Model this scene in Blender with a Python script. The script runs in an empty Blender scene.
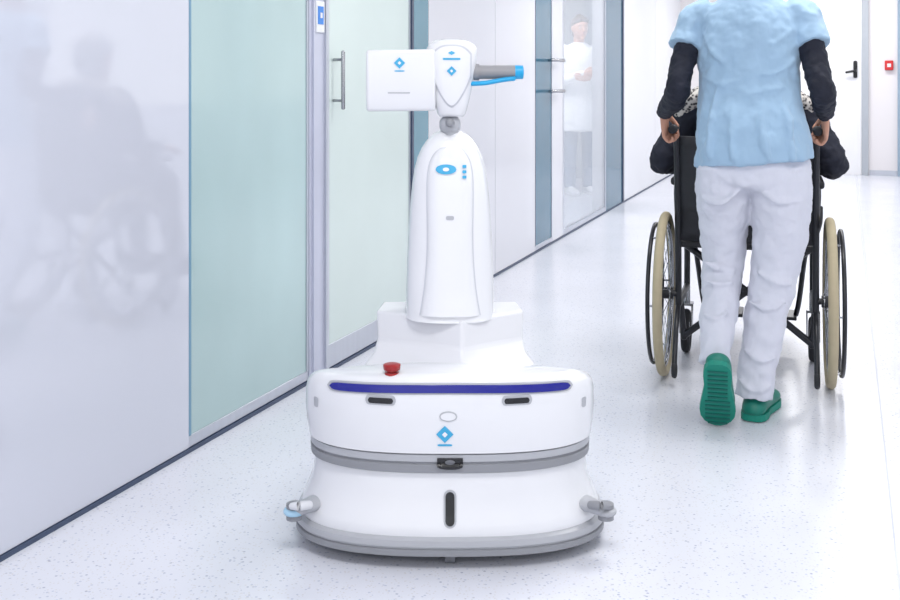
import bpy, bmesh, math, random
from mathutils import Vector, Matrix
random.seed(4)
D=bpy.data; C=bpy.context
TH=math.radians(19.76); ST=math.sin(TH); CT=math.cos(TH)

# ---------------------------------------------------------------- materials
def lin(c):
    o=[]
    for v in c[:3]:
        v=v/255.0
        o.append(v/12.92 if v<=0.04045 else ((v+0.055)/1.055)**2.4)
    return (o[0],o[1],o[2],1.0)
MATS={}
def mat(name,rgb,rough=0.5,metal=0.0,var=0.04,scale=8.0,bump=0.0,bscale=40.0,coat=0.0,stretch=None,emit=0.0,alpha=None,ior=None,spec=None,sheen=0):
    if name in MATS: return MATS[name]
    m=D.materials.new(name); m.use_nodes=True; nt=m.node_tree; n=nt.nodes; L=nt.links
    b=n["Principled BSDF"]
    c=lin(rgb)
    tc=n.new("ShaderNodeTexCoord"); nz=n.new("ShaderNodeTexNoise"); nz.inputs["Scale"].default_value=scale
    nz.inputs["Detail"].default_value=3
    mp=n.new("ShaderNodeMapping")
    if stretch: mp.inputs["Scale"].default_value=stretch
    L.new(tc.outputs["Object"],mp.inputs["Vector"]); L.new(mp.outputs[0],nz.inputs["Vector"])
    mx=n.new("ShaderNodeMix"); mx.data_type='RGBA'
    d=tuple(max(0,x*(1-var*2)) for x in c[:3])+(1,)
    e=tuple(min(1,x*(1+var)) for x in c[:3])+(1,)
    mx.inputs[6].default_value=d; mx.inputs[7].default_value=e
    L.new(nz.outputs["Fac"],mx.inputs[0]); L.new(mx.outputs[2],b.inputs["Base Color"])
    b.inputs["Roughness"].default_value=rough; b.inputs["Metallic"].default_value=metal
    b.inputs["Coat Weight"].default_value=coat; b.inputs["Coat Roughness"].default_value=0.08
    if ior: b.inputs["IOR"].default_value=ior
    if spec is not None: b.inputs["Specular IOR Level"].default_value=spec
    if sheen: b.inputs["Sheen Weight"].default_value=sheen
    if alpha is not None: b.inputs["Alpha"].default_value=alpha
    if emit: b.inputs["Emission Color"].default_value=c; b.inputs["Emission Strength"].default_value=emit
    if bump:
        n2=n.new("ShaderNodeTexNoise"); n2.inputs["Scale"].default_value=bscale; n2.inputs["Detail"].default_value=4
        L.new(mp.outputs[0],n2.inputs["Vector"])
        bp=n.new("ShaderNodeBump"); bp.inputs["Strength"].default_value=bump; bp.inputs["Distance"].default_value=0.02
        L.new(n2.outputs["Fac"],bp.inputs["Height"]); L.new(bp.outputs[0],b.inputs["Normal"])
    MATS[name]=m; return m

def floor_mat():
    m=mat("vinyl_floor",(221,223,232),rough=0.24,var=0.05,scale=2.2)
    nt=m.node_tree; n=nt.nodes; L=nt.links; b=n["Principled BSDF"]
    src=b.inputs["Base Color"].links[0].from_socket
    tc=[x for x in n if x.type=='TEX_COORD'][0]
    prev=src
    for sc,thr,col,st in ((60,0.19,(140,152,182),0.42),(33,0.11,(110,122,155),0.5),(95,0.22,(194,188,182),0.4)):
        v=n.new("ShaderNodeTexVoronoi"); v.inputs["Scale"].default_value=sc; v.inputs["Randomness"].default_value=1
        L.new(tc.outputs["Object"],v.inputs["Vector"])
        lt=n.new("ShaderNodeMath"); lt.operation='LESS_THAN'; lt.inputs[1].default_value=thr
        L.new(v.outputs["Distance"],lt.inputs[0])
        mul=n.new("ShaderNodeMath"); mul.operation='MULTIPLY'; mul.inputs[1].default_value=st
        L.new(lt.outputs[0],mul.inputs[0])
        mx=n.new("ShaderNodeMix"); mx.data_type='RGBA'; mx.inputs[7].default_value=lin(col)
        L.new(mul.outputs[0],mx.inputs[0]); L.new(prev,mx.inputs[6]); prev=mx.outputs[2]
    L.new(prev,b.inputs["Base Color"])
    return m

# ---------------------------------------------------------------- mesh helpers
def link(ob,parent=None):
    C.scene.collection.objects.link(ob)
    if parent: ob.parent=parent
    return ob
def empty(name,loc=(0,0,0),rz=0):
    e=D.objects.new(name,None); e.location=loc; e.rotation_euler=(0,0,rz); link(e); return e
def finish(bm,name,m,parent=None,smooth=True,bevel=0,seg=2,angle=40,normals=True):
    if normals: bmesh.ops.recalc_face_normals(bm,faces=bm.faces[:])
    me=D.meshes.new(name); bm.to_mesh(me); bm.free()
    for f in me.polygons: f.use_smooth=smooth
    ob=D.objects.new(name,me)
    for mm in (m if isinstance(m,(list,tuple)) else [m]): me.materials.append(mm)
    link(ob,parent)
    if bevel:
        b=ob.modifiers.new("bev",'BEVEL'); b.width=bevel; b.segments=seg; b.limit_method='ANGLE'; b.angle_limit=math.radians(30)
    if smooth:
        try: me.set_sharp_from_angle(angle=math.radians(angle))
        except Exception: pass
    return ob
def addbox(bm,x0,x1,y0,y1,z0,z1,mi=0):
    v=[bm.verts.new((x,y,z)) for z in (z0,z1) for x,y in ((x0,y0),(x1,y0),(x1,y1),(x0,y1))]
    for f in ((3,2,1,0),(4,5,6,7),(0,1,5,4),(1,2,6,5),(2,3,7,6),(3,0,4,7)):
        q=bm.faces.new([v[i] for i in f]); q.material_index=mi
    return v
def box(name,x0,x1,y0,y1,z0,z1,m,parent=None,bevel=0,seg=2):
    bm=bmesh.new(); addbox(bm,x0,x1,y0,y1,z0,z1)
    return finish(bm,name,m,parent,smooth=bevel>0,bevel=bevel,seg=seg)
def catmull(P,k):
    n=len(P); out=[]
    for i in range(n-1):
        p0=P[max(i-1,0)];p1=P[i];p2=P[i+1];p3=P[min(i+2,n-1)]
        for j in range(k):
            t=j/k
            out.append([0.5*((2*b)+(-a+c)*t+(2*a-5*b+4*c-d)*t*t+(-a+3*b-3*c+d)*t**3) for a,b,c,d in zip(p0,p1,p2,p3)])
    out.append(list(P[-1])); return out
def tube(bm,pts,rad,seg=16,ref=(1,0,0),k=4,cap=0.7,mi=0):
    rr=[(r,r) if not isinstance(r,(tuple,list)) else r for r in rad]
    P=[list(p)+list(r) for p,r in zip(pts,rr)]
    if k>1 and len(P)>2: P=catmull(P,k)
    pos=[Vector(p[:3]) for p in P]; rd=[(max(p[3],1e-4),max(p[4],1e-4)) for p in P]
    tg=[]
    for i in range(len(pos)):
        a=pos[max(i-1,0)]; b=pos[min(i+1,len(pos)-1)]; tg.append((b-a).normalized())
    if cap>0:
        cs=[]; 
        for a in (80,60,40,20):
            A=math.radians(a); r=min(rd[0])*cap; cs.append((pos[0]-tg[0]*math.sin(A)*r,(rd[0][0]*math.cos(A),rd[0][1]*math.cos(A)),tg[0]))
        ce=[]
        for a in (20,40,60,80):
            A=math.radians(a); r=min(rd[-1])*cap; ce.append((pos[-1]+tg[-1]*math.sin(A)*r,(rd[-1][0]*math.cos(A),rd[-1][1]*math.cos(A)),tg[-1]))
    else: cs=[];ce=[]
    rows=cs+list(zip(pos,rd,tg))+ce
    ref=Vector(ref); rings=[]; pb=None
    for p,r,t in rows:
        b=ref-ref.dot(t)*t
        if b.length<0.15:
            b=(pb if pb else Vector((0,0,1)))-((pb if pb else Vector((0,0,1))).dot(t))*t
        b.normalize(); pb=b
        n=t.cross(b)
        rings.append([bm.verts.new(p+b*r[0]*math.cos(2*math.pi*i/seg)+n*r[1]*math.sin(2*math.pi*i/seg)) for i in range(seg)])
    for a,b in zip(rings,rings[1:]):
        for i in range(seg):
            f=bm.faces.new((a[i],a[(i+1)%seg],b[(i+1)%seg],b[i])); f.material_index=mi
    f=bm.faces.new(rings[0][::-1]); f.material_index=mi
    f=bm.faces.new(rings[-1]); f.material_index=mi
def tubes(name,L,m,parent=None,**kw):
    bm=bmesh.new()
    for t in L:
        d=dict(kw); 
        if len(t)>2: d.update(t[2])
        tube(bm,t[0],t[1],**d)
    return finish(bm,name,m,parent)
def blend(name,L,m,parent,voxel=0.008,sm=6,disp=0.0,dsize=0.12,seg=20,extra=None,depth=2):
    bm=bmesh.new()
    for t in L:
        d=dict(seg=seg)
        if len(t)>2: d.update(t[2])
        tube(bm,t[0],t[1],**d)
    if extra: extra(bm)
    ob=finish(bm,name,m,parent)
    r=ob.modifiers.new("remesh",'REMESH'); r.mode='VOXEL'; r.voxel_size=voxel; r.use_smooth_shade=True
    s=ob.modifiers.new("smooth",'SMOOTH'); s.factor=0.5; s.iterations=sm
    if disp:
        t=D.textures.new(name+"_folds",'CLOUDS'); t.noise_scale=dsize; t.noise_depth=depth
        d=ob.modifiers.new("folds",'DISPLACE'); d.texture=t; d.strength=disp; d.mid_level=0.5
    return ob
def cyl(bm,p0,p1,r,seg=24,mi=0,r2=None):
    tube(bm,[p0,p1],[r,r if r2 is None else r2],seg=seg,k=1,cap=0,mi=mi)
def torus(bm,center,axis,R,r,seg=64,ms=12,mi=0):
    axis=Vector(axis).normalized(); a=axis.orthogonal().normalized(); b=axis.cross(a); c=Vector(center)
    rings=[]
    for i in range(seg):
        t=2*math.pi*i/seg; d=a*math.cos(t)+b*math.sin(t)
        rings.append([bm.verts.new(c+d*(R+r*math.cos(2*math.pi*j/ms))+axis*r*math.sin(2*math.pi*j/ms)) for j in range(ms)])
    for i in range(seg):
        A=rings[i];B=rings[(i+1)%seg]
        for j in range(ms):
            f=bm.faces.new((A[j],A[(j+1)%ms],B[(j+1)%ms],B[j])); f.material_index=mi

# ================================================================= ROOM
WX=-1.882
m_lac=mat("lacquer_panel",(202,205,217),rough=0.055,var=0.03,scale=0.7,ior=1.88)
m_white=mat("painted_white",(226,228,233),rough=0.35,var=0.02,scale=2)
m_pale=mat("pale_panel",(212,213,220),rough=0.12,var=0.03,scale=0.8)
m_aqua=mat("frosted_glass_aqua",(172,199,200),rough=0.16,var=0.18,scale=1.3,coat=0.6,stretch=(1,1,0.6),ior=1.7)  # broad colour noise stands in for uneven back light through the frosted glass
m_green=mat("frosted_glass_green",(208,222,219),rough=0.2,var=0.07,scale=1.3,coat=0.3)
m_teal=mat("teal_glass",(112,152,168),rough=0.15,var=0.12,scale=2)
m_dteal=mat("dark_teal_glass",(66,112,136),rough=0.15,var=0.12,scale=2)
m_alu=mat("brushed_aluminium",(196,200,210),rough=0.3,metal=0.55,var=0.05,scale=30,stretch=(1,1,0.05))
m_dark=mat("dark_gasket",(58,72,98),rough=0.4)
m_steel=mat("polished_steel",(170,172,176),rough=0.2,metal=1.0)
m_end=mat("end_wall_paint",(234,230,232),rough=0.5,var=0.02,scale=1)
m_ceil=mat("ceiling_paint",(240,240,240),rough=0.8,var=0.01)

bm=bmesh.new(); addbox(bm,-3.4,1.75,-3,13.75,-0.1,0.0); finish(bm,"floor",floor_mat(),smooth=False)
m_joint=mat("floor_weld",(192,196,208),rough=0.4)
box("trim_1",0.1125,0.1175,-3,13.5,0,0.0006,m_joint)
box("ceiling",-3.4,1.75,-3,13.75,2.7,2.8,m_ceil)
Wy0,Wy1=7.60,9.10
bm=bmesh.new()
addbox(bm,-2.0,WX-0.02,-3,Wy0,0,2.7); addbox(bm,-2.0,WX-0.02,Wy1,13.5,0,2.7)
for y0,y1,mi in ((-3,-0.6,1),(-0.592,2.885,1),(4.935,6.0,2),(6.006,6.862,2),(9.86,11.62,3),(11.63,13.5,3)):
    addbox(bm,WX-0.02,WX,y0,y1,0.014,2.7,mi)
finish(bm,"wall_left",[m_white,m_lac,m_pale,m_white],smooth=False)
box("baseboard_left",WX-0.005,WX+0.006,-3,13.5,0,0.012,m_dark)
def door(name,y0,y1,m,rail=0.03,edge=None,handle=None):
    e=empty(name,(WX,y0,0))
    w=y1-y0
    box("glass",-0.018,-0.004,0.012,w-0.012,0.014+rail,2.6,m,e)
    box("bottom_rail",-0.02,0.0,0.0,w,0.014,0.014+rail,m_alu,e,bevel=0.002)
    box("stile_near",-0.02,0.001,0.0,0.012,0.014+rail,2.6,edge or m_alu,e)
    box("stile_far",-0.02,0.001,w-0.012,w,0.014+rail,2.6,m_alu,e)
    box("head_rail",-0.02,0.0,0.0,w,2.6,2.7,m_alu,e)
    if handle:
        yh,z0,z1=handle
        tubes("pull_handle",[([(0.0,yh-y0,z0+0.02),(0.035,yh-y0,z0+0.02),(0.04,yh-y0,z0),],[0.006]*3,dict(k=1)),
             ([(0.0,yh-y0,z1-0.02),(0.04,yh-y0,z1-0.02)],[0.006]*2),([(0.04,yh-y0,z0-0.01),(0.04,yh-y0,z1+0.01)],[0.008]*2)],m_steel,e)
    return e
door("door_1",2.885,3.678,m_aqua,0.035,mat("blue_edge",(110,150,175),rough=0.3))
door("door_2",3.837,4.700,m_green,0.09,None,(3.895,1.03,1.23))
d3=door("door_3",6.862,7.30,m_dteal,0.03,m_dark)
bm=bmesh.new()
addbox(bm,WX-0.02,WX+0.004,3.679,3.836,0.014,2.7,0)
addbox(bm,WX+0.004,WX+0.012,3.70,3.712,0.014,2.7,0); addbox(bm,WX+0.004,WX+0.014,3.80,3.825,0.014,2.7,1)
finish(bm,"trim_2",[mat("frame_lilac",(196,199,216),rough=0.25,metal=0.2),m_alu],smooth=False)
bm=bmesh.new(); addbox(bm,WX-0.02,WX,4.702,4.93,0.014,2.7,0); addbox(bm,WX,WX+0.008,4.702,4.725,0.014,2.7,1)
addbox(bm,WX-0.02,WX,7.302,7.598,0.014,2.7,2); addbox(bm,WX-0.02,WX,9.102,9.80,0.014,2.7,3); addbox(bm,WX-0.02,WX+0.008,9.80,9.858,0.014,2.7,1)
finish(bm,"trim_3",[m_teal,m_dark,m_pale,m_dteal],smooth=False)
e=empty("access_control_panel",(WX+0.004,3.757,1.37))
box("plate",0,0.008,-0.035,0.035,-0.06,0.06,m_white,e,bevel=0.003)
box("display",0.008,0.010,-0.024,0.022,-0.028,0.04,mat("blue_display",(30,110,190),rough=0.2,emit=0.3),e)
box("key",0.010,0.012,-0.008,0.008,-0.004,0.016,m_white,e)
for z in (0.105,-0.105):
    tubes("lever_bar",[([(0.0,0.36,1.145+z),(0.05,0.36,1.145+z)],[0.01,0.01]),([(0.05,0.24,1.145+z),(0.05,0.58,1.145+z)],[0.012,0.012])],m_steel,d3)
m_wglass=mat("milky_glass",(222,227,234),rough=0.08,var=0.02,alpha=0.40)
e=empty("window_1",(WX,Wy0,0))
box("pane",-0.016,-0.006,0.03,Wy1-Wy0-0.03,0.05,2.6,m_wglass,e)
bm=bmesh.new(); w=Wy1-Wy0
addbox(bm,-0.02,0.0,0,w,0.014,0.05); addbox(bm,-0.02,0,0,w,2.6,2.7); addbox(bm,-0.02,0,0,0.03,0.05,2.6); addbox(bm,-0.02,0,w-0.03,w,0.05,2.6)
finish(bm,"frame",m_alu,e,smooth=False)
bm=bmesh.new(); addbox(bm,-3.4,-3.3,6.4,12.1,0,2.7); addbox(bm,-3.3,-2.0,6.4,6.5,0,2.7); addbox(bm,-3.3,-2.0,12.0,12.1,0,2.7)
finish(bm,"wall_side_room",mat("side_room_paint",(184,192,203),rough=0.6),smooth=False)
box("wall_end",-2.0,1.75,13.5,13.6,0,2.7,m_end)
e=empty("door_4",(-0.75,13.5,0))
box("leaf",0,0.93,-0.03,-0.001,0.0,2.1,mat("door_leaf",(238,238,241),rough=0.3,var=0.01),e,bevel=0.004)
bm=bmesh.new(); addbox(bm,-0.07,0,-0.05,0,0,2.17); addbox(bm,0.93,1.0,-0.05,0,0,2.17); addbox(bm,-0.07,1.0,-0.05,0,2.1,2.17)
finish(bm,"frame",mat("door_frame_grey",(176,182,190),rough=0.35),e,smooth=False)
tubes("lever",[([(0.86,-0.03,1.2),(0.86,-0.09,1.2),(0.76,-0.095,1.18)],[0.014,0.014,0.013],dict(k=3)),([(0.86,-0.04,1.13),(0.86,-0.045,1.3)],[0.022,0.022])],mat("black_metal",(25,26,30),rough=0.35),e)
e=empty("fire_call_point",(0.47,13.5,1.26))
box("housing",-0.045,0.045,-0.05,0,-0.055,0.055,mat("signal_red",(205,40,42),rough=0.35),e,bevel=0.008)
box("glass",-0.020,0.020,-0.053,-0.05,-0.02,0.02,m_white,e)
box("baseboard_end",0.262,1.7,13.488,13.5,0,0.06,m_alu)
bm=bmesh.new(); addbox(bm,0.56,0.70,13.44,13.5,0,2.7)
finish(bm,"trim_4",mat("post_bluegrey",(150,170,188),rough=0.3),smooth=False)
bm=bmesh.new(); X0,X1=1.65,1.75
addbox(bm,X0,X1,-3,13.75,0,0.9); addbox(bm,X0,X1,-3,13.75,2.35,2.7)
for y in (-3,0.0,3.0,6.0,9.0,12.0): addbox(bm,X0,X1,y,y+0.5 if y<12 else 13.75,0.9,2.35)  # gaps between piers: unseen window openings, added to let daylight in
finish(bm,"wall_right",m_white,smooth=False)
m_led=mat("led_diffuser",(255,253,250),emit=1.5,var=0.0)
for i,y in enumerate((-1.6,1.2,4.0,6.8,9.6,12.2)):
    e=empty("ceiling_light_panel",(-0.2,y,2.7))
    box("frame",-0.62,0.62,-0.32,0.32,-0.03,0,m_white,e)
    box("diffuser",-0.59,0.59,-0.29,0.29,-0.034,-0.03,m_led,e)
    l=D.lights.new("panel_light",'AREA'); l.shape='RECTANGLE'; l.size=1.15; l.size_y=0.55; l.energy=(30,30,30,30,33,36)[i]; l.color=(1,0.985,0.965)
    lo=D.objects.new("panel_light",l); lo.location=(0,0,-0.06); link(lo,e)

# ================================================================= ROBOT
RB=empty("floor_cleaning_robot",(-2.55*ST,2.55*CT,0),TH)
r_white=mat("robot_white_plastic",(225,226,230),rough=0.2,var=0.01,coat=0.4)
r_white2=mat("robot_satin_white",(216,217,222),rough=0.35,var=0.01)
r_groove=mat("robot_groove",(192,194,202),rough=0.5,var=0.02)
r_grey=mat("robot_grey_rubber",(140,142,148),rough=0.5,var=0.03)
r_lgrey=mat("robot_light_grey",(174,176,182),rough=0.35,var=0.02)
r_dgrey=mat("robot_dark_grey",(110,112,118),rough=0.5)
r_black=mat("robot_black",(22,23,28),rough=0.25)
r_blue=mat("robot_mark_blue",(60,165,210),rough=0.4)
r_cyan=mat("robot_grip_blue",(20,160,215),rough=0.35)
r_strip=mat("robot_light_strip",(14,20,130),rough=0.2,emit=0.12,coat=0.2)
NS=2.6
def lev(LV,z):
    if z<=LV[0][0]: return LV[0][1:]
    for a,b in zip(LV,LV[1:]):
        if z<=b[0]:
            t=(z-a[0])/(b[0]-a[0]); return tuple(p+(q-p)*t for p,q in zip(a[1:],b[1:]))
    return LV[-1][1:]
def ringpts(hw,bf,bb,cx,cy,n,N=112):
    out=[]
    for i in range(N):
        t=2*math.pi*i/N; c,s=math.cos(t),math.sin(t)
        x=hw*math.copysign(abs(c)**(2/n),c); b=bb if s>0 else bf
        y=b*math.copysign(abs(s)**(2/n),s); out.append((cx+x,cy+y))
    return out
def sloft(name,LV,m,n=NS,cx=0,cy=0.24,zf=None,parent=RB,N=112,sm=True,angle=35):
    bm=bmesh.new(); rings=[]
    for z,hw,bf,bb in LV:
        rings.append([bm.verts.new((x,y,zf(x,y,z) if zf else z)) for x,y in ringpts(hw,bf,bb,cx,cy,n,N)])
    for a,b in zip(rings,rings[1:]):
        for i in range(N): bm.faces.new((a[i],a[(i+1)%N],b[(i+1)%N],b[i]))
    bm.faces.new(rings[0][::-1]); bm.faces.new(rings[-1])
    return finish(bm,name,m,parent,angle=angle)
def front(LV,x,z,n=NS,cx=0,cy=0.24):
    hw,bf,bb=lev(LV,z); q=min(0.999,abs((x-cx)/hw))
    return cy-bf*(1-q**n)**(1/n)
def patch(name,LV,m,xc,zc,hwid,shape,off=0.002,n=NS,cx=0,cy=0.24,nx=24,nz=8,parent=RB,dep=0.004,dome=0.0):
    bm=bmesh.new(); F=[];B=[]
    for i in range(nx+1):
        t=-1+2*i/nx; lo,hi=shape(t); x=xc+t*hwid; fr=[];bk=[]
        for j in range(nz+1):
            z=zc+lo+(hi-lo)*j/nz; y=front(LV,x,z,n,cx,cy)
            fr.append(bm.verts.new((x,y-off-dome*(1-t*t),z))); bk.append(bm.verts.new((x,y+dep,z)))
        F.append(fr);B.append(bk)
    for i in range(nx):
        for j in range(nz):
            bm.faces.new((F[i][j],F[i+1][j],F[i+1][j+1],F[i][j+1])); bm.faces.new((B[i][j],B[i][j+1],B[i+1][j+1],B[i+1][j]))
        bm.faces.new((F[i][0],B[i][0],B[i+1][0],F[i+1][0])); bm.faces.new((F[i][nz],F[i+1][nz],B[i+1][nz],B[i][nz]))
    for j in range(nz):
        bm.faces.new((F[0][j],F[0][j+1],B[0][j+1],B[0][j])); bm.faces.new((F[nx][j],B[nx][j],B[nx][j+1],F[nx][j+1]))
    return finish(bm,name,m,parent,angle=50)
def rrect(h,hw,r):
    def f(t):
        d=max(0,abs(t)*hw-(hw-r)); k=h-r+math.sqrt(max(0,r*r-d*d)); k=max(k,1e-4); return (-k,k)
    return f
def dia(h): return lambda t:(-h*(1-abs(t))-1e-4,h*(1-abs(t))+1e-4)
def ell(h): return lambda t:(-h*math.sqrt(max(0,1-t*t))-1e-4,h*math.sqrt(max(0,1-t*t))+1e-4)
SK=[(0.07,0.372,0.228,0.29),(0.085,0.374,0.23,0.29),(0.10,0.370,0.226,0.285),(0.125,0.358,0.216,0.28),(0.16,0.346,0.208,0.27),(0.20,0.340,0.204,0.265),(0.216,0.338,0.202,0.26)]
BU=[(0.030,0.378,0.233,0.295),(0.033,0.386,0.24,0.30),(0.046,0.386,0.24,0.30),(0.048,0.381,0.235,0.295),(0.052,0.381,0.235,0.295),(0.054,0.386,0.24,0.30),(0.068,0.384,0.239,0.30),(0.074,0.376,0.23,0.29)]
BD=[(0.214,0.340,0.205,0.265),(0.218,0.349,0.213,0.27),(0.236,0.350,0.214,0.27),(0.238,0.345,0.21,0.268),(0.242,0.345,0.21,0.268),(0.244,0.350,0.214,0.27),(0.260,0.350,0.214,0.27)]
DR=[(0.260,0.345,0.21,0.27),(0.264,0.354,0.217,0.275),(0.30,0.359,0.221,0.28),(0.35,0.362,0.223,0.285),(0.40,0.361,0.222,0.285),(0.424,0.357,0.219,0.28),(0.436,0.350,0.213,0.275),(0.443,0.340,0.203,0.265),(0.446,0.325,0.19,0.25),(0.448,0.2,0.11,0.15),(0.449,0.05,0.03,0.04)]
def deckz(x,y,z):
    w=max(0,min(1,(z-0.28)/0.16)); return z-w*max(0,y-0.14)*0.27-w*0.02*abs(x/0.36)**2
sloft("lower_chassis",[(0.028,0.33,0.19,0.25),(0.07,0.36,0.215,0.28)],r_dgrey)
bu=sloft("bumper_strip",BU,r_lgrey)
bu.data.materials.append(r_grey)
for p in bu.data.polygons:
    if p.center.z<0.05: p.material_index=1
sloft("lower_skirt",SK,r_white)
bd=sloft("waist_band",BD,r_lgrey)
bd.data.materials.append(r_grey)
for p in bd.data.polygons:
    if p.center.z<0.240: p.material_index=1
sloft("upper_body",DR,r_white,zf=deckz)
def bowstrip(hw,h,zc):
    return lambda t:(-h*math.sqrt(max(0.0,1-abs(t)**30))-0.0005-0.012*(t*hw/0.36)**2, h*math.sqrt(max(0.0,1-abs(t)**30))+0.0005-0.012*(t*hw/0.36)**2)
patch("light_strip",DR,r_strip,0,0.417,0.288,bowstrip(0.288,0.0085,0),off=0.004,nx=90)
patch("light_strip_bezel",DR,r_lgrey,0,0.417,0.294,bowstrip(0.294,0.0125,0),off=0.0015,nx=90)
for i,x in enumerate((-0.163,0.157)):
    patch("sensor_slot_lip_%d"%i,DR,r_lgrey,x,0.388,0.036,rrect(0.0115,0.036,0.009),off=0.0015)
    patch("sensor_slot_%d"%i,DR,r_black,x,0.387,0.030,rrect(0.0065,0.030,0.006),off=0.0025)
patch("button_ring",DR,r_lgrey,-0.004,0.353,0.021,ell(0.0115),off=0.002)
patch("button",DR,r_white,-0.004,0.353,0.018,ell(0.009),off=0.003)
def mark(LV,x,z,s,**k):
    patch("mark_diamond",LV,r_blue,x,z,s,dia(s),off=0.0025,nx=12,**k)
    patch("mark_centre",LV,r_white,x,z,s*0.33,dia(s*0.33),off=0.0035,nx=8,**k)
mark(DR,-0.012,0.311,0.02)
patch("mark_bar",DR,r_blue,-0.012,0.285,0.017,rrect(0.0022,0.017,0.001),off=0.002,nx=10)
patch("door_camera",BD,r_black,0.0,0.240,0.030,lambda t:(-0.013+0.006*abs(t)**3,0.013),off=0.005)
patch("camera_lens",BD,r_dgrey,0.0,0.244,0.012,ell(0.006),off=0.007)
patch("front_scanner_lip",SK,r_lgrey,0,0.135,0.015,rrect(0.041,0.015,0.0149),off=0.0015)
patch("front_scanner",SK,r_black,0,0.135,0.0105,rrect(0.036,0.0105,0.0104),off=0.003)
for x in(-0.324,0.324):
    patch("corner_sensor",DR,r_lgrey,x,0.36,0.006,rrect(0.012,0.006,0.004),off=0.001,nx=8)
for i,sx in enumerate((-1,1)):
    bm=bmesh.new()
    tube(bm,[(sx*0.30,0.15,0.112),(sx*0.345,0.10,0.112),(sx*0.368,0.085,0.106)],[(0.03,0.016),(0.026,0.016),(0.018,0.014)],ref=(0,1,0),mi=0)
    cyl(bm,(sx*0.374,0.09,0.085),(sx*0.374,0.09,0.122),0.019,mi=1)
    torus(bm,(sx*0.374,0.09,0.104),(0,0,1),0.018,0.008,seg=32,mi=2)
    tube(bm,[(sx*0.335,0.075,0.124),(sx*0.355,0.062,0.127),(sx*0.377,0.068,0.124)],[0.010,0.011,0.008],mi=3)
    finish(bm,"guide_roller_%d"%(i+1),[r_lgrey,r_grey,r_lgrey if sx>0 else mat("roller_ice",(170,208,232),rough=0.3),r_white2 if sx<0 else r_grey],RB)
bm=bmesh.new(); cyl(bm,(-0.012,0.045,0.018),(0.012,0.045,0.018),0.018)
for x in (-0.3,0.3): cyl(bm,(x-0.02,0.30,0.06),(x+0.02,0.30,0.06),0.06,seg=32)
cyl(bm,(-0.02,0.48,0.03),(0.02,0.48,0.03),0.03)
finish(bm,"wheels",r_dgrey,RB)
bm=bmesh.new()
rows=[(0.395,[(-0.225,0.175),(0.03,0.085),(0.225,0.175),(0.19,0.44),(-0.19,0.44)]),
      (0.428,[(-0.212,0.195),(0.03,0.100),(0.212,0.195),(0.185,0.43),(-0.185,0.43)]),
      (0.446,[(-0.194,0.228),(0.03,0.132),(0.194,0.228),(0.180,0.425),(-0.180,0.425)]),
      (0.475,[(-0.186,0.262),(0.03,0.155),(0.186,0.262),(0.178,0.41),(-0.178,0.41)]),
      (0.543,[(-0.190,0.285),(0.03,0.168),(0.190,0.285),(0.178,0.40),(-0.178,0.40)])]
R=[[bm.verts.new((x,y,z-(max(0,y-.2)*0.2 if z<0.42 else 0))) for x,y in r] for z,r in rows]
for a,b in zip(R,R[1:]):
    for i in range(5): bm.faces.new((a[i],a[(i+1)%5],b[(i+1)%5],b[i]))
bm.faces.new(R[0][::-1]); bm.faces.new(R[-1])
finish(bm,"column_plinth",r_white2,RB,bevel=0.007,seg=3,angle=25)
CO=[(0.535,0.114,0.10,0.10),(0.55,0.113,0.097,0.1),(0.60,0.112,0.09,0.095),(0.70,0.109,0.085,0.09),(0.80,0.1035,0.08,0.085),(0.87,0.097,0.077,0.08),(0.91,0.091,0.072,0.075),(0.94,0.083,0.066,0.07),(0.965,0.072,0.058,0.06),(0.985,0.058,0.048,0.05),(1.0,0.042,0.036,0.036),(1.01,0.022,0.02,0.02),(1.013,0.008,0.008,0.008)]
sloft("column",CO,r_white,n=2.4,cy=0.27,N=72,angle=60)
CK=dict(n=2.4,cy=0.27)
def vase(W):
    bm=bmesh.new(); rows=[]
    prof=[(0.552,0.074),(0.58,0.069),(0.63,0.062),(0.70,0.057),(0.76,0.056),(0.82,0.057),(0.88,0.057),(0.92,0.053),(0.945,0.044),(0.962,0.030),(0.970,0.012),(0.972,0.002)]
    P=catmull([list(p) for p in prof],4); nx=20
    F=[];B=[]
    for z,w in P:
        w=max(w,0.001)*W[0]; fr=[];bk=[]
        for i in range(nx+1):
            t=-1+2*i/nx; x=t*w; y=front(CO,x,z,**CK); rise=W[1]*(1-abs(t)**6)
            fr.append(bm.verts.new((x,y-W[2]-rise,z))); bk.append(bm.verts.new((x,y+0.004,z)))
        F.append(fr);B.append(bk)
    for a in range(len(P)-1):
        for i in range(nx):
            bm.faces.new((F[a][i],F[a][i+1],F[a+1][i+1],F[a+1][i])); bm.faces.new((B[a][i],B[a+1][i],B[a+1][i+1],B[a][i+1]))
        for i in (0,nx): bm.faces.new((F[a][i],F[a+1][i],B[a+1][i],B[a][i]))
    for a in (0,len(P)-1):
        for i in range(nx): bm.faces.new((F[a][i],B[a][i],B[a][i+1],F[a][i+1]))
    return bm
finish(vase((1.04,0,0.0012)),"column_groove",r_groove,RB,angle=50)
finish(vase((1.0,0.008,0.001)),"column_raised_panel",r_white,RB,angle=60)
patch("column_mark",CO,r_blue,-0.010,0.915,0.026,ell(0.012),off=0.0125,**CK)
patch("column_mark_centre",CO,r_white,-0.010,0.915,0.008,ell(0.0045),off=0.0135,**CK)
for k in range(3):
    patch("column_mark_bar_%d"%k,CO,r_blue,0.036,0.922-0.013*k,0.005,rrect(0.0035,0.005,0.001),off=0.0128,nx=6,**CK)
patch("column_small_mark",CO,r_lgrey,0.0,0.795,0.010,rrect(0.005,0.01,0.002),off=0.0105,nx=6,**CK)
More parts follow.
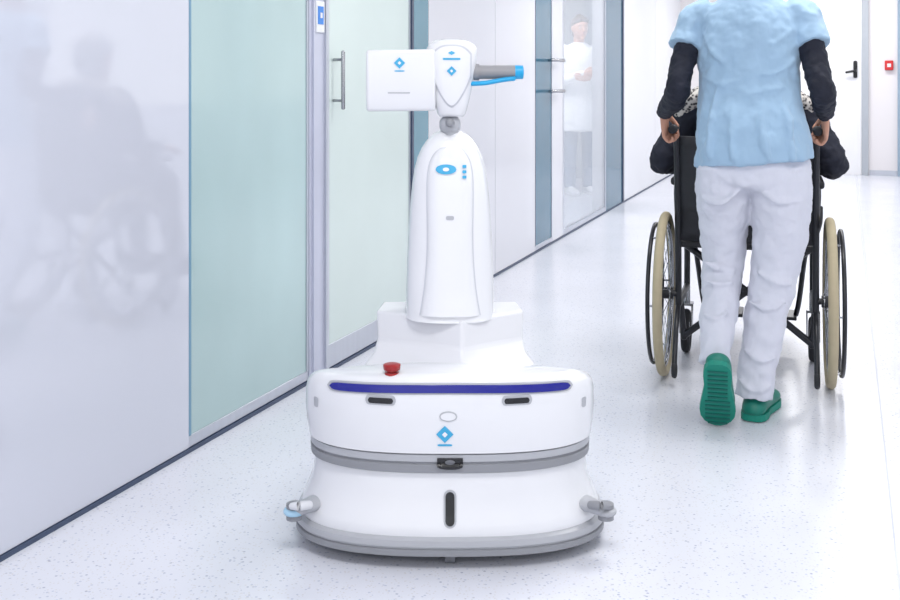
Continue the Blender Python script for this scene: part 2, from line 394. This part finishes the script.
tubes("neck",[([(0,0.25,0.99),(0,0.25,1.085)],[0.019,0.017],dict(k=1,cap=0)),([(0,0.25,1.018),(0,0.25,1.03)],[0.027,0.027])],r_lgrey,RB)
tubes("neck_knob",[([(0.0,0.222,1.03),(0.0,0.205,1.03)],[0.012,0.010])],r_grey,RB)
HD=[(1.045,0.030,0.022,0.03),(1.052,0.036,0.028,0.035),(1.09,0.046,0.036,0.04),(1.13,0.054,0.042,0.045),(1.17,0.061,0.046,0.05),(1.20,0.065,0.047,0.05),(1.215,0.064,0.045,0.05),(1.227,0.058,0.041,0.045),(1.236,0.044,0.032,0.035),(1.241,0.022,0.016,0.02)]
sloft("head_housing",HD,r_white,n=2.7,cx=0.004,cy=0.24,N=64,angle=60)
HK=dict(n=2.7,cx=0.004,cy=0.24)
patch("head_face_rim",HD,r_groove,0.004,0,0.050,lambda t:(1.068+0.075*abs(t)**1.6,1.226-0.022*abs(t)**3),off=0.0015,nz=16,**HK)
patch("head_face_panel",HD,r_white,0.004,0,0.047,lambda t:(1.073+0.075*abs(t)**1.6,1.222-0.022*abs(t)**3),off=0.004,nz=16,**HK)
mark(HD,0.004,1.16,0.012,n=2.7,cx=0.004,cy=0.236)
patch("head_text_bar",HD,r_blue,0.004,1.19,0.022,rrect(0.0024,0.022,0.001),off=0.0055,**HK)
patch("head_dot",HD,r_blue,0.004,1.205,0.009,dia(0.005),off=0.0055,**HK)
bm=bmesh.new()
pr=[(0.195,1.095),(0.212,1.058),(0.265,1.058),(0.265,1.208),(0.195,1.213)]
A=[bm.verts.new((-0.210,y,z)) for y,z in pr]; B=[bm.verts.new((-0.036,y,z+0.002)) for y,z in pr]
for i in range(5): bm.faces.new((A[i],A[(i+1)%5],B[(i+1)%5],B[i]))
bm.faces.new(A[::-1]); bm.faces.new(B)
finish(bm,"display_box",r_white,RB,bevel=0.007,seg=3,angle=25)
box("display_screen",-0.198,-0.05,0.265,0.267,1.075,1.195,r_black,RB)
FL=[(1.0,1,0.0,0.1),(1.3,1,0.0,0.1)]
mark(FL,-0.126,1.180,0.014,cy=0.195)
patch("display_text_bar",FL,r_blue,-0.126,1.160,0.013,rrect(0.0016,0.013,0.001),off=0.001,cy=0.195,nx=6)
box("display_text_bar_2",-0.155,-0.10,0.1935,0.196,1.104,1.107,r_lgrey,RB)
tubes("grip_handle",[([(0.06,0.24,1.157),(0.165,0.24,1.157)],[0.0175,0.0175],dict(cap=0,seg=24)),([(0.06,0.24,1.157),(0.074,0.24,1.157)],[0.021,0.021],dict(cap=0,seg=24))],mat("grip_grey",(142,142,146),rough=0.5),RB)
tubes("grip_end",[([(0.165,0.24,1.157),(0.184,0.24,1.157)],[0.0178,0.0175],dict(cap=0.2,seg=24))],r_cyan,RB)
tubes("grip_lever",[([(0.055,0.225,1.128),(0.09,0.22,1.130),(0.135,0.222,1.138),(0.162,0.225,1.141)],[(0.006,0.010)]*4,dict(ref=(0,0,1)))],r_cyan,RB)
ey=0.062
tubes("emergency_stop",[([(-0.138,ey,0.434),(-0.138,ey,0.452)],[0.012,0.012],dict(cap=0)),([(-0.138,ey,0.452),(-0.138,ey,0.462)],[0.020,0.021],dict(cap=0.2)),([(-0.138,ey,0.436),(-0.138,ey,0.445)],[0.019,0.017],dict(cap=0))],mat("estop_red",(160,28,30),rough=0.3),RB,seg=24)

# ================================================================= PEOPLE HELPERS
def skinm(n,c): return mat(n,c,rough=0.5,var=0.05,scale=20)
def hand(name,parent,wrist,d,n,s,m,curl=(50,75,55),thumb=0.5,sc=1.0):
    d=Vector(d).normalized(); n=Vector(n).normalized(); s=Vector(s)-Vector(s).dot(d)*d; s=(s-s.dot(n)*n).normalized()
    n=(n-n.dot(d)*d).normalized(); w=Vector(wrist)
    P=lambda a,b,c: w+(d*a+s*b+n*c)*sc
    T=[([P(-0.03,0,0),P(0.01,0.0,0),P(0.05,0.0,0.0),P(0.085,0.0,0.0)],[(0.024*sc,0.019*sc),(0.027*sc,0.016*sc),(0.039*sc,0.014*sc),(0.038*sc,0.011*sc)],dict(ref=s,cap=0.5))]
    for b,L,r in ((0.029,0.070,0.0085),(0.0095,0.080,0.009),(-0.0105,0.074,0.0085),(-0.029,0.058,0.0075)):
        q=P(0.075,b,0.0); ang=0; pts=[q,P(0.090,b,0.001)]; rr=[r*sc*1.05]*2; cur=pts[-1]
        for seg,(fr,cv) in enumerate(zip((0.45,0.30,0.25),curl)):
            ang+=math.radians(cv); di=(d*math.cos(ang)+n*math.sin(ang)); cur=cur+di*L*fr*sc; pts.append(cur); rr.append(r*sc*(0.98,0.9,0.8)[seg])
        T.append((pts,rr,dict(ref=s,seg=12,k=3)))
    t0=P(0.015,0.022,0.004); t1=P(0.045,0.045,0.012); t2=P(0.068,0.050,0.012+0.022*thumb*2); t3=P(0.082,0.044,0.012+0.045*thumb*2)
    T.append(([t0,t1,t2,t3],[0.014*sc,0.0115*sc,0.010*sc,0.0085*sc],dict(seg=12,k=3)))
    return blend(name,T,m,parent,voxel=0.003,sm=3,seg=16)
def head(parent,c,yaw,skin,hairm,pitch=0,bun=True,eyec=(60,40,30)):
    h=D.objects.new("head_pivot",None); h.location=c; h.rotation_euler=(pitch,0,yaw); link(h,parent)
    T=[([(0,-0.01,0.112),(0,-0.008,0.09),(0,-0.004,0.05),(0,0,0.0),(0,0.008,-0.05),(0,0.018,-0.085),(0,0.026,-0.108)],
        [(0.025,0.032),(0.055,0.072),(0.071,0.090),(0.073,0.092),(0.062,0.078),(0.045,0.062),(0.024,0.036)],dict(cap=0.5,seg=28)),
       ([(0,0.084,0.012),(0,0.100,-0.012),(0,0.108,-0.030),(0,0.094,-0.038)],[(0.008,0.008),(0.010,0.010),(0.013,0.010),(0.010,0.008)],{}),
       ([(0,0.070,-0.10),(0,0.082,-0.088)],[0.020,0.014],{}),
       ([(-0.045,0.07,0.026),(0,0.083,0.028),(0.045,0.07,0.026)],[0.009,0.010,0.009],{}),
       ([(0,-0.02,-0.06),(0,-0.03,-0.12),(0,-0.035,-0.17)],[(0.052,0.055),(0.052,0.052),(0.056,0.054)],{}),
       ([(0.072,-0.005,0.018),(0.080,-0.012,0.0),(0.073,-0.004,-0.028)],[(0.006,0.016),(0.007,0.018),(0.005,0.010)],{}),
       ([(-0.072,-0.005,0.018),(-0.080,-0.012,0.0),(-0.073,-0.004,-0.028)],[(0.006,0.016),(0.007,0.018),(0.005,0.010)],{})]
    blend("head",T,skin,h,voxel=0.004,sm=3)
    for sx in (-1,1):
        tubes("eye",[([(sx*0.031,0.071,0.0),(sx*0.031,0.078,0.0)],[(0.013,0.009)]*2)],mat("eye_white",(235,232,228),rough=0.2),h)
        tubes("iris",[([(sx*0.031,0.0845,0.0),(sx*0.031,0.0865,0.0)],[0.0055]*2)],mat("iris",eyec,rough=0.2),h)
        tubes("eyebrow",[([(sx*0.016,0.090,0.022),(sx*0.032,0.088,0.027),(sx*0.048,0.076,0.022)],[0.003,0.004,0.002])],hairm,h)
    tubes("lips",[([(-0.022,0.078,-0.062),(0,0.094,-0.060),(0.022,0.078,-0.062)],[0.003,0.006,0.003])],mat("lips",(178,100,95),rough=0.4),h)
    H=[([(0,-0.012,0.120),(0,-0.012,0.095),(0,-0.020,0.05),(0,-0.036,0.0),(0,-0.048,-0.05),(0,-0.05,-0.085)],
        [(0.035,0.045),(0.066,0.084),(0.080,0.094),(0.078,0.078),(0.068,0.052),(0.05,0.032)],dict(cap=0.6,seg=28)),
       ([(-0.072,0.02,0.05),(-0.04,0.075,0.075),(0.02,0.082,0.078),(0.07,0.03,0.05)],[0.014,0.020,0.020,0.014],{})]
    if bun: H.append(([(0,-0.11,0.03),(0,-0.15,0.03)],[0.040,0.034],dict(cap=1)))
    blend("hair",H,hairm,h,voxel=0.006,sm=3,disp=0.004,dsize=0.02)
    return h
def shoe(name,parent,M,m,msole,L=0.27):
    S=[(0.0,0.022,0.030),(0.012,0.033,0.052),(0.05,0.037,0.074),(0.09,0.037,0.078),(0.13,0.040,0.072),(0.18,0.047,0.060),(0.22,0.047,0.050),(0.25,0.038,0.040),(0.268,0.020,0.028)]
    bm=bmesh.new()
    tube(bm,[(0.004*math.sin(y*14),y*L/0.27,h/2+0.006) for y,w,h in S],[(w,h/2) for y,w,h in S],ref=(1,0,0),seg=24,cap=0.3)
    bmesh.ops.transform(bm,matrix=M,verts=bm.verts)
    ob=finish(bm,name,m,parent)
    bm=bmesh.new(); rows=[]
    O=[(-0.002,0.012),(0.004,0.026),(0.02,0.036),(0.05,0.040),(0.10,0.037),(0.15,0.044),(0.20,0.051),(0.23,0.048),(0.252,0.037),(0.266,0.022),(0.272,0.008)]
    for z in (0.0,0.020):
        rows.append([bm.verts.new((w,y*L/0.27-0.002,z)) for y,w in O]+[bm.verts.new((-w,y*L/0.27-0.002,z)) for y,w in O[::-1]])
    n=len(rows[0])
    for i in range(n): bm.faces.new((rows[0][i],rows[0][(i+1)%n],rows[1][(i+1)%n],rows[1][i]))
    bm.faces.new(rows[0][::-1]); bm.faces.new(rows[1])
    for y in [0.022+0.018*i for i in range(13)]:
        w=0.028 if y<0.13 or y>0.235 else 0.035
        addbox(bm,-w,w,y,y+0.007,-0.003,0.001,1)
    bmesh.ops.transform(bm,matrix=M,verts=bm.verts)
    finish(bm,name+"_sole",[msole,mat("tread_dark_green",(0,98,88),rough=0.6)] ,parent,smooth=False)
    return ob

# ================================================================= NURSE
NO=Vector((-0.290,3.80,0))
skin=skinm("skin_light",(206,152,128))
m_tunic=mat("scrub_tunic_blue",(156,186,212),rough=0.8,var=0.07,scale=6,bump=0.7,bscale=7,stretch=(1,1,0.35),sheen=0.2)
m_navy=mat("navy_undershirt",(24,28,44),rough=0.8,var=0.1,bump=0.4,bscale=25)
m_trou=mat("white_trousers",(210,212,224),rough=0.8,var=0.03,scale=5,bump=0.6,bscale=8,stretch=(1,1,0.4),sheen=0.2)
m_clog=mat("clog_green",(0,116,100),rough=0.45,var=0.05)
m_clogs=mat("clog_sole_green",(0,130,112),rough=0.6,var=0.05)
N_=empty("nurse",NO,0)
XO=-0.016
TS=[((0.004,0.0,0.860),(0.196,0.150)),((0,0.0,0.905),(0.190,0.148)),((-0.006,0.0,0.97),(0.181,0.138)),((XO+0.004,0.01,1.06),(0.168,0.118)),((XO+0.002,0.02,1.14),(0.164,0.112)),((XO,0.03,1.22),(0.170,0.116)),((XO,0.045,1.30),(0.176,0.115)),((XO,0.055,1.36),(0.166,0.10)),((XO,0.058,1.395),(0.125,0.085)),((XO,0.06,1.425),(0.075,0.065))]
T=[([a for a,b in TS],[b for a,b in TS],dict(cap=0,seg=32))]
for sx in (-1,1):
    T.append(([(sx*0.12+XO,0.055,1.372),(sx*0.168+XO,0.05,1.345),(sx*0.196+XO,0.035,1.290),(sx*0.210+XO,0.015,1.245)],[0.052,0.060,0.057,0.059],dict(cap=0)))
def tsec(z):
    for (a,ra),(b,rb) in zip(TS,TS[1:]):
        if a[2]<=z<=b[2]:
            t=(z-a[2])/(b[2]-a[2]); return [a[i]+(b[i]-a[i])*t for i in range(2)]+[ra[i]+(rb[i]-ra[i])*t for i in range(2)]
    return [0,0,TS[0][1][0],TS[0][1][1]]
def ridge(pts,r,push=0.002,sgn=-1):
    P=[]
    for x,z in pts:
        cx,cy,hw,hd=tsec(max(z,0.87)); q=min(0.98,abs(x)/hw)
        P.append((cx+x,cy+sgn*hd*math.sqrt(1-q*q)+sgn*push,z))
    return (P,[r*0.4]+[r]*(len(P)-2)+[r*0.7],dict(seg=10))
for pts,r,p in (([(-0.10,1.10),(-0.12,0.98),(-0.13,0.88)],0.015,0.004),([(-0.04,1.05),(-0.055,0.96),(-0.05,0.88)],0.013,0.003),([(0.05,1.07),(0.045,0.97),(0.06,0.88)],0.014,0.004),([(0.11,1.08),(0.125,0.98),(0.13,0.88)],0.015,0.004),
              ([(-0.15,1.30),(-0.11,1.23),(-0.07,1.19)],0.012,-0.001),([(0.145,1.31),(0.115,1.27),(0.075,1.25)],0.011,-0.001),([(-0.15,1.15),(-0.09,1.12),(-0.02,1.13)],0.011,0.0),([(0.15,1.20),(0.10,1.16),(0.05,1.15)],0.011,0.0),([(0.12,1.11),(0.06,1.10),(0.0,1.08)],0.010,0.0)):
    T.append(ridge(pts,r,p))
blend("scrub_tunic",T,m_tunic,N_,voxel=0.006,sm=5,disp=0.020,dsize=0.06)
tubes("tunic_collar",[([(-0.06+XO,0.03,1.425),(XO,0.0,1.43),(0.06+XO,0.03,1.425)],[0.008]*3)],m_tunic,N_)
def toN(p):
    w=Matrix.Translation(WL)@Matrix.Rotation(WR,4,'Z')@Vector(p); return w-NO
WL=Vector((-0.352,4.28,0)); WR=math.radians(3)
for sx in (-1,1):
    g=toN((sx*0.250,-0.20,0.954)); wr=g+Vector((sx*0.027,-0.055,0.056))
    e_=Vector((sx*0.232+XO*0.7,-0.030,1.10))
    T=[([(sx*0.168+XO,0.05,1.335),(sx*0.202+XO,0.02,1.24),(sx*0.222+XO,-0.02,1.15),tuple(e_),tuple(e_.lerp(wr,0.3)+Vector((0,0,-0.012))),tuple(e_.lerp(wr,0.7)),tuple(e_.lerp(wr,0.97)+Vector((0,0,0.002)))],
        [0.046,0.044,0.041,0.041,0.039,0.033,0.028],dict(cap=0.3))]
    blend("undershirt_sleeve",T,m_navy,N_,voxel=0.006,sm=2,disp=0.014,dsize=0.025)
    hand("hand",N_,wr,(0.0,0.50,-0.87),(-sx,0,-0.15),(0,1,0.55),skin,curl=(35,80,60),thumb=0.3,sc=0.92)
T=[([(0,0.0,0.80),(0,0.0,0.86),(0,0.0,0.93)],[(0.17,0.12),(0.178,0.125),(0.160,0.11)],dict(cap=0.3,seg=28)),
   ([(0.088,0.0,0.86),(0.092,0.01,0.76),(0.085,0.035,0.62),(0.066,0.05,0.49),(0.040,0.035,0.34),(0.018,0.02,0.20),(0.002,0.012,0.075)],
    [(0.096,0.115),(0.098,0.108),(0.090,0.09),(0.078,0.078),(0.070,0.070),(0.064,0.067),(0.064,0.072)],dict(cap=0)),
   ([(-0.088,0.0,0.86),(-0.096,0.02,0.76),(-0.101,0.06,0.63),(-0.104,0.078,0.50),(-0.108,0.01,0.385),(-0.112,-0.07,0.28),(-0.114,-0.11,0.20)],
    [(0.096,0.115),(0.094,0.105),(0.082,0.088),(0.071,0.074),(0.063,0.066),(0.056,0.058),(0.052,0.056)],dict(cap=0))]
for (a,b,c),r in ((((-0.16,-0.02,0.52),(-0.11,-0.005,0.50),(-0.06,0.01,0.49)),0.012),(((-0.16,-0.03,0.46),(-0.11,-0.035,0.45),(-0.06,-0.02,0.46)),0.011),(((-0.155,-0.08,0.36),(-0.11,-0.10,0.35),(-0.07,-0.08,0.37)),0.010),
              (((0.01,-0.02,0.50),(0.07,-0.035,0.47),(0.13,-0.01,0.46)),0.011),(((-0.01,-0.03,0.40),(0.05,-0.04,0.38),(0.11,-0.02,0.40)),0.010),(((-0.03,-0.035,0.24),(0.03,-0.05,0.21),(0.08,-0.03,0.22)),0.009),(((-0.04,-0.04,0.14),(0.01,-0.062,0.11),(0.06,-0.04,0.13)),0.010),
              (((0.03,-0.09,0.78),(0.09,-0.10,0.74),(0.16,-0.07,0.75)),0.011),(((-0.03,-0.09,0.78),(-0.09,-0.10,0.73),(-0.16,-0.06,0.74)),0.011)):
    T.append(([a,b,c],[r*0.5,r,r*0.5],dict(seg=10)))
blend("trousers",T,m_trou,N_,voxel=0.007,sm=4,disp=0.020,dsize=0.055)
M=Matrix.Translation((0.000,-0.035,0.004))@Matrix.Rotation(math.radians(-7),4,'Z')@Matrix.Diagonal((1.12,1,1.1,1))
shoe("clog_right",N_,M,m_clog,m_clogs)
toe=Vector((-0.102,-0.125,0.006)); 
M=Matrix.Translation(toe)@Matrix.Rotation(math.radians(6),4,'Z')@Matrix.Rotation(math.radians(-62),4,'X')@Matrix.Translation((0,-0.255,0))@Matrix.Diagonal((1.12,1,1.1,1))
shoe("clog_left",N_,M,m_clog,m_clogs,L=0.255)
ms=mat("sock_white",(225,225,228),rough=0.9)
tubes("sock_left",[([(-0.114,-0.10,0.25),(-0.112,-0.115,0.20),(-0.110,-0.118,0.165)],[0.036,0.034,0.026])],ms,N_)
tubes("sock_right",[([(0.004,0.015,0.12),(0.010,0.02,0.05)],[0.038,0.034])],ms,N_)
head(N_,(XO,0.11,1.555),0,skin,mat("hair_brown",(96,66,44),rough=0.5,var=0.2,scale=40,bump=0.5,bscale=60),pitch=math.radians(-8))
tubes("neck",[([(XO,0.055,1.37),(XO,0.07,1.44),(XO,0.085,1.50)],[0.058,0.052,0.050])],skin,N_)

# ================================================================= WHEELCHAIR
WC=empty("wheelchair",WL,WR)
m_tan=mat("tyre_tan",(180,168,140),rough=0.7,var=0.06,scale=30)
m_blk=mat("frame_black",(26,28,36),rough=0.35,var=0.1)
m_vin=mat("vinyl_black",(30,31,38),rough=0.55,var=0.1,bump=0.2,bscale=30)
m_rub=mat("rubber_dark",(42,43,48),rough=0.8)
def bigwheel(sx):
    bm=bmesh.new(); x=sx*0.300; z=0.312
    torus(bm,(x,0,z),(1,0,0),0.294,0.0175,mi=0)
    torus(bm,(x,0,z),(1,0,0),0.272,0.009,mi=1)
    torus(bm,(x+sx*0.038,0,z),(1,0,0),0.262,0.008,mi=2)
    cyl(bm,(x-0.03,0,z),(x+0.03,0,z),0.022,mi=2)
    cyl(bm,(x-0.022,0,z),(x-0.018,0,z),0.032,mi=1); cyl(bm,(x+0.018,0,z),(x+0.022,0,z),0.032,mi=1)
    for i in range(28):
        a=2*math.pi*i/28; o=0.02 if i%2 else -0.02; a2=a+(0.5 if (i//2)%2 else -0.5)
        cyl(bm,(x+o,0.030*math.cos(a2),z+0.030*math.sin(a2)),(x,0.27*math.cos(a),z+0.27*math.sin(a)),0.0014,seg=5,mi=1)
    for i in range(6):
        a=2*math.pi*i/6
        cyl(bm,(x,0.268*math.cos(a),z+0.268*math.sin(a)),(x+sx*0.038,0.262*math.cos(a),z+0.262*math.sin(a)),0.004,seg=6,mi=1)
    finish(bm,"rear_wheel",[m_tan,m_steel,m_blk],WC)
F=[]
for sx in (-1,1):
    bigwheel(sx)
    q=sx*0.250
    F+= [([(q,0.0,0.27),(q,-0.01,0.50),(q,-0.045,0.75),(q,-0.075,0.90),(q,-0.10,0.945),(q,-0.14,0.955),(q,-0.20,0.955)],[0.0125]*7),
         ([(q,0.0,0.50),(q,0.42,0.50)],[0.0125]*2),([(q,0.0,0.27),(q,0.40,0.27)],[0.0125]*2),
         ([(q,0.40,0.50),(q,0.41,0.40),(q,0.40,0.24)],[0.0125]*3),
         ([(q,0.40,0.49),(q*0.9,0.50,0.42),(q*0.8,0.58,0.20),(q*0.75,0.62,0.13)],[0.011]*4),
         ([(q,0.0,0.312),(sx*0.29,0.0,0.312)],[0.012]*2),
         ([(q,0.01,0.52),(q+sx*0.01,0.02,0.70),(q+sx*0.01,0.10,0.725)],[0.010]*3),([(q,0.33,0.50),(q+sx*0.01,0.33,0.72)],[0.010]*2),
         ([(q,-0.0,0.27),(q,-0.10,0.20),(q,-0.17,0.085)],[0.010]*3),
         ([(q*0.95,0.10,0.13),(0,0.105,0.315),(-q*0.95,0.11,0.49)],[0.0135]*3,dict(k=1)),
         ([(q,0.10,0.27),(q*0.95,0.10,0.12)],[0.012]*2),
         ([(q,0.22,0.50),(q+sx*0.025,0.30,0.56),(q+sx*0.03,0.35,0.62)],[0.008]*3)]
    tubes("push_grip",[([(q,-0.125,0.955),(q,-0.245,0.953)],[0.0165,0.0165],dict(cap=0.4))],m_rub,WC)
    box("armrest_pad",q-0.02+sx*0.012,q+0.03+sx*0.012-0.01,0.02,0.36,0.725,0.755,m_vin,WC,bevel=0.01,seg=3)
    box("skirt_guard",q-0.004,q+0.004,0.03,0.34,0.53,0.70,m_vin,WC,bevel=0.002)
    bm=bmesh.new(); cx=sx*0.250
    torus(bm,(cx,0.36,0.09),(1,0,0),0.072,0.018,seg=32,mi=0); cyl(bm,(cx-0.012,0.36,0.09),(cx+0.012,0.36,0.09),0.058,mi=1)
    for o in (-0.024,0.024): addbox(bm,cx+o-0.003,cx+o+0.003,0.345,0.385,0.08,0.20,2)
    addbox(bm,cx-0.027,cx+0.027,0.345,0.40,0.195,0.205,2); cyl(bm,(cx,0.385,0.20),(cx,0.385,0.27),0.014,mi=2)
    finish(bm,"caster",[m_rub,m_steel,m_steel],WC)
    bm=bmesh.new(); torus(bm,(q,-0.17,0.062),(1,0,0),0.020,0.010,seg=20); cyl(bm,(q-0.008,-0.17,0.062),(q+0.008,-0.17,0.062),0.018); finish(bm,"anti_tip_wheel",m_rub,WC)
    box("foot_plate",sx*0.03 if sx>0 else -0.19,0.19 if sx>0 else -0.03,0.56,0.72,0.115,0.13,m_blk,WC,bevel=0.004)
tubes("frame",F,m_blk,WC,seg=12)
bm=bmesh.new(); g=[]
for i in range(13):
    t=-1+i/6; x=t*0.248; col=[]
    for j in range(9):
        z=0.52+0.40*j/8; y=-0.012-0.065*(j/8)**1.2-0.035*(1-t*t)*-1*-1
        col.append(bm.verts.new((x,y,z)))
    g.append(col)
for i in range(12):
    for j in range(8): bm.faces.new((g[i][j],g[i+1][j],g[i+1][j+1],g[i][j+1]))
ob=finish(bm,"backrest_sling",m_vin,WC); s=ob.modifiers.new("sol",'SOLIDIFY'); s.thickness=0.012; s.offset=0
box("seat",-0.245,0.245,0.0,0.42,0.49,0.512,m_vin,WC,bevel=0.004)
box("cushion",-0.225,0.225,0.0,0.42,0.513,0.558,m_vin,WC,bevel=0.015,seg=3)

# ================================================================= PATIENT
PT=empty("seated_patient",WL,WR)
m_pj=mat("patient_navy_jacket",(28,31,46),rough=0.85,var=0.15,bump=0.4,bscale=18)
m_pp=mat("patient_trousers",(44,46,58),rough=0.85,var=0.1)
T=[([(0,0.14,0.57),(0,0.13,0.66),(0,0.11,0.78),(0,0.09,0.90),(0,0.075,1.00),(0,0.08,1.06),(0,0.09,1.10)],
    [(0.185,0.13),(0.185,0.13),(0.18,0.12),(0.19,0.115),(0.195,0.10),(0.15,0.08),(0.07,0.06)],dict(cap=0.3,seg=28))]
for sx in (-1,1):
    T.append(([(sx*0.13,0.08,1.05),(sx*0.20,0.08,1.01),(sx*0.265,0.07,0.91),(sx*0.315,0.06,0.82),(sx*0.30,0.17,0.80),(sx*0.262,0.28,0.797)],[0.06,0.066,0.058,0.052,0.042,0.034]))
blend("jacket",T,m_pj,PT,voxel=0.008,sm=2,disp=0.022,dsize=0.035)
T=[([(0,0.14,0.66),(0,0.15,0.62)],[(0.17,0.11),(0.17,0.09)])]
for sx in (-1,1):
    T.append(([(sx*0.09,0.16,0.635),(sx*0.10,0.34,0.635),(sx*0.105,0.52,0.62),(sx*0.105,0.565,0.54),(sx*0.105,0.58,0.38),(sx*0.105,0.60,0.22)],[0.08,0.076,0.066,0.06,0.052,0.045]))
blend("patient_trousers",T,m_pp,PT,voxel=0.009,sm=3,disp=0.01,dsize=0.06)
for sx in (-1,1):
    shoe("slipper",PT,Matrix.Translation((sx*0.105,0.545,0.136))@Matrix.Diagonal((0.95,0.92,0.95,1)),m_blk,m_rub)
    hand("hand",PT,(sx*0.258,0.30,0.797),(-sx*0.1,1,-0.05),(0,0,-1),(-sx,0,0),skinm("skin_older",(206,160,140)),curl=(18,22,18),thumb=0.15)
hg=mat("hair_grey",(190,188,186),rough=0.6,var=0.2,scale=50,bump=0.5,bscale=60)
head(PT,(0.0,0.13,1.225),0,skinm("skin_older",(206,160,140)),hg,bun=False)
m_sh=mat("patterned_shawl",(225,222,218),rough=0.9)
nt=m_sh.node_tree; v=nt.nodes.new("ShaderNodeTexVoronoi"); v.inputs["Scale"].default_value=85
r=nt.nodes.new("ShaderNodeValToRGB"); r.color_ramp.interpolation='LINEAR'; r.color_ramp.elements[0].position=0.3; r.color_ramp.elements[0].color=lin((44,42,46)); r.color_ramp.elements[1].position=0.62; r.color_ramp.elements[1].color=lin((206,200,194))
tcn=[x for x in nt.nodes if x.type=='TEX_COORD'][0]
nt.links.new(tcn.outputs["Object"],v.inputs["Vector"]); nt.links.new(v.outputs["Distance"],r.inputs[0]); nt.links.new(r.outputs[0],nt.nodes["Principled BSDF"].inputs["Base Color"])
T=[([(-0.235,0.06,1.00),(-0.20,0.04,1.05),(-0.10,0.03,1.09),(0,0.025,1.10),(0.10,0.035,1.09),(0.19,0.05,1.05),(0.215,0.07,1.01)],[(0.038,0.05)]*7,dict(ref=(0,0,1))),
   ([(-0.19,0.07,1.06),(-0.13,0.14,1.02),(-0.08,0.19,0.92)],[0.035,0.035,0.03]),([(0.19,0.07,1.06),(0.13,0.14,1.02),(0.08,0.19,0.92)],[0.035,0.035,0.03])]
blend("shawl",T,m_sh,PT,voxel=0.008,sm=3,disp=0.014,dsize=0.04)

# ================================================================= DOCTOR behind the observation glass
DC=empty("doctor",(-2.42,10.42,0),math.radians(215))
m_coat=mat("lab_coat",(244,246,250),rough=0.85,var=0.03,bump=0.3,bscale=10)
T=[([(0,0,0.62),(0,0,0.80),(0,0,0.98),(0,0,1.15),(0,0,1.30),(0,0,1.40),(0,0,1.46)],[(0.22,0.16),(0.21,0.15),(0.175,0.12),(0.185,0.12),(0.20,0.12),(0.17,0.1),(0.07,0.06)],dict(cap=0.1,seg=28))]
T.append(([(-0.14,0,1.40),(-0.22,0,1.33),(-0.26,-0.02,1.14),(-0.22,0.10,1.08),(-0.05,0.19,1.12)],[0.055,0.06,0.052,0.046,0.036]))
T.append(([(0.14,0,1.40),(0.22,0,1.33),(0.26,-0.02,1.14),(0.22,0.10,1.10),(0.05,0.20,1.16)],[0.055,0.06,0.052,0.046,0.036]))
blend("lab_coat",T,m_coat,DC,voxel=0.01,sm=4,disp=0.014,dsize=0.08)
T=[([(sx*0.09,0,0.80),(sx*0.095,0.01,0.5),(sx*0.10,0,0.07)],[0.09,0.07,0.06],dict(cap=0)) for sx in (-1,1)]
blend("doctor_trousers",T,mat("blue_grey_trousers",(110,130,158),rough=0.8),DC,voxel=0.01,sm=3)
for sx in (-1,1):
    shoe("doctor_shoe",DC,Matrix.Translation((sx*0.10,-0.07,0.004)),m_white,m_white)
hand("hand",DC,(-0.03,0.20,1.12),(1,0.2,0.1),(0,-1,0.2),(0,0,1),skin,curl=(15,20,15),thumb=0.2)
hand("hand",DC,(0.03,0.21,1.16),(-1,0.2,0.1),(0,-1,0.2),(0,0,1),skin,curl=(15,20,15),thumb=0.2)
head(DC,(0,0.03,1.60),0,skin,mat("hair_dark",(70,52,40),rough=0.5),bun=False)
l=D.lights.new("side_room_light",'AREA')
e=empty("ceiling_light_panel",(-2.65,9.2,2.7)); box("frame",-0.35,0.35,-0.62,0.62,-0.03,0,m_white,e); box("diffuser",-0.32,0.32,-0.59,0.59,-0.034,-0.03,m_led,e)
l.shape='RECTANGLE'; l.size=0.6; l.size_y=1.1; l.energy=40; lo=D.objects.new("panel_light",l); lo.location=(0,0,-0.06); link(lo,e)

# ================================================================= WORLD + CAMERA
w=D.worlds.new("World"); C.scene.world=w; w.use_nodes=True
bg=w.node_tree.nodes["Background"]; bg.inputs[0].default_value=(0.96,0.975,1.0,1); bg.inputs[1].default_value=1.3
C.scene.view_settings.view_transform='Standard'
C.scene.view_settings.exposure=0.08
cam=D.cameras.new("camera"); cam.sensor_width=36; cam.lens=44.0; cam.shift_y=-0.25; cam.clip_start=0.05
co=D.objects.new("camera",cam); co.location=(0,0,1.15); co.rotation_euler=(math.radians(90),0,TH); link(co)
C.scene.camera=co
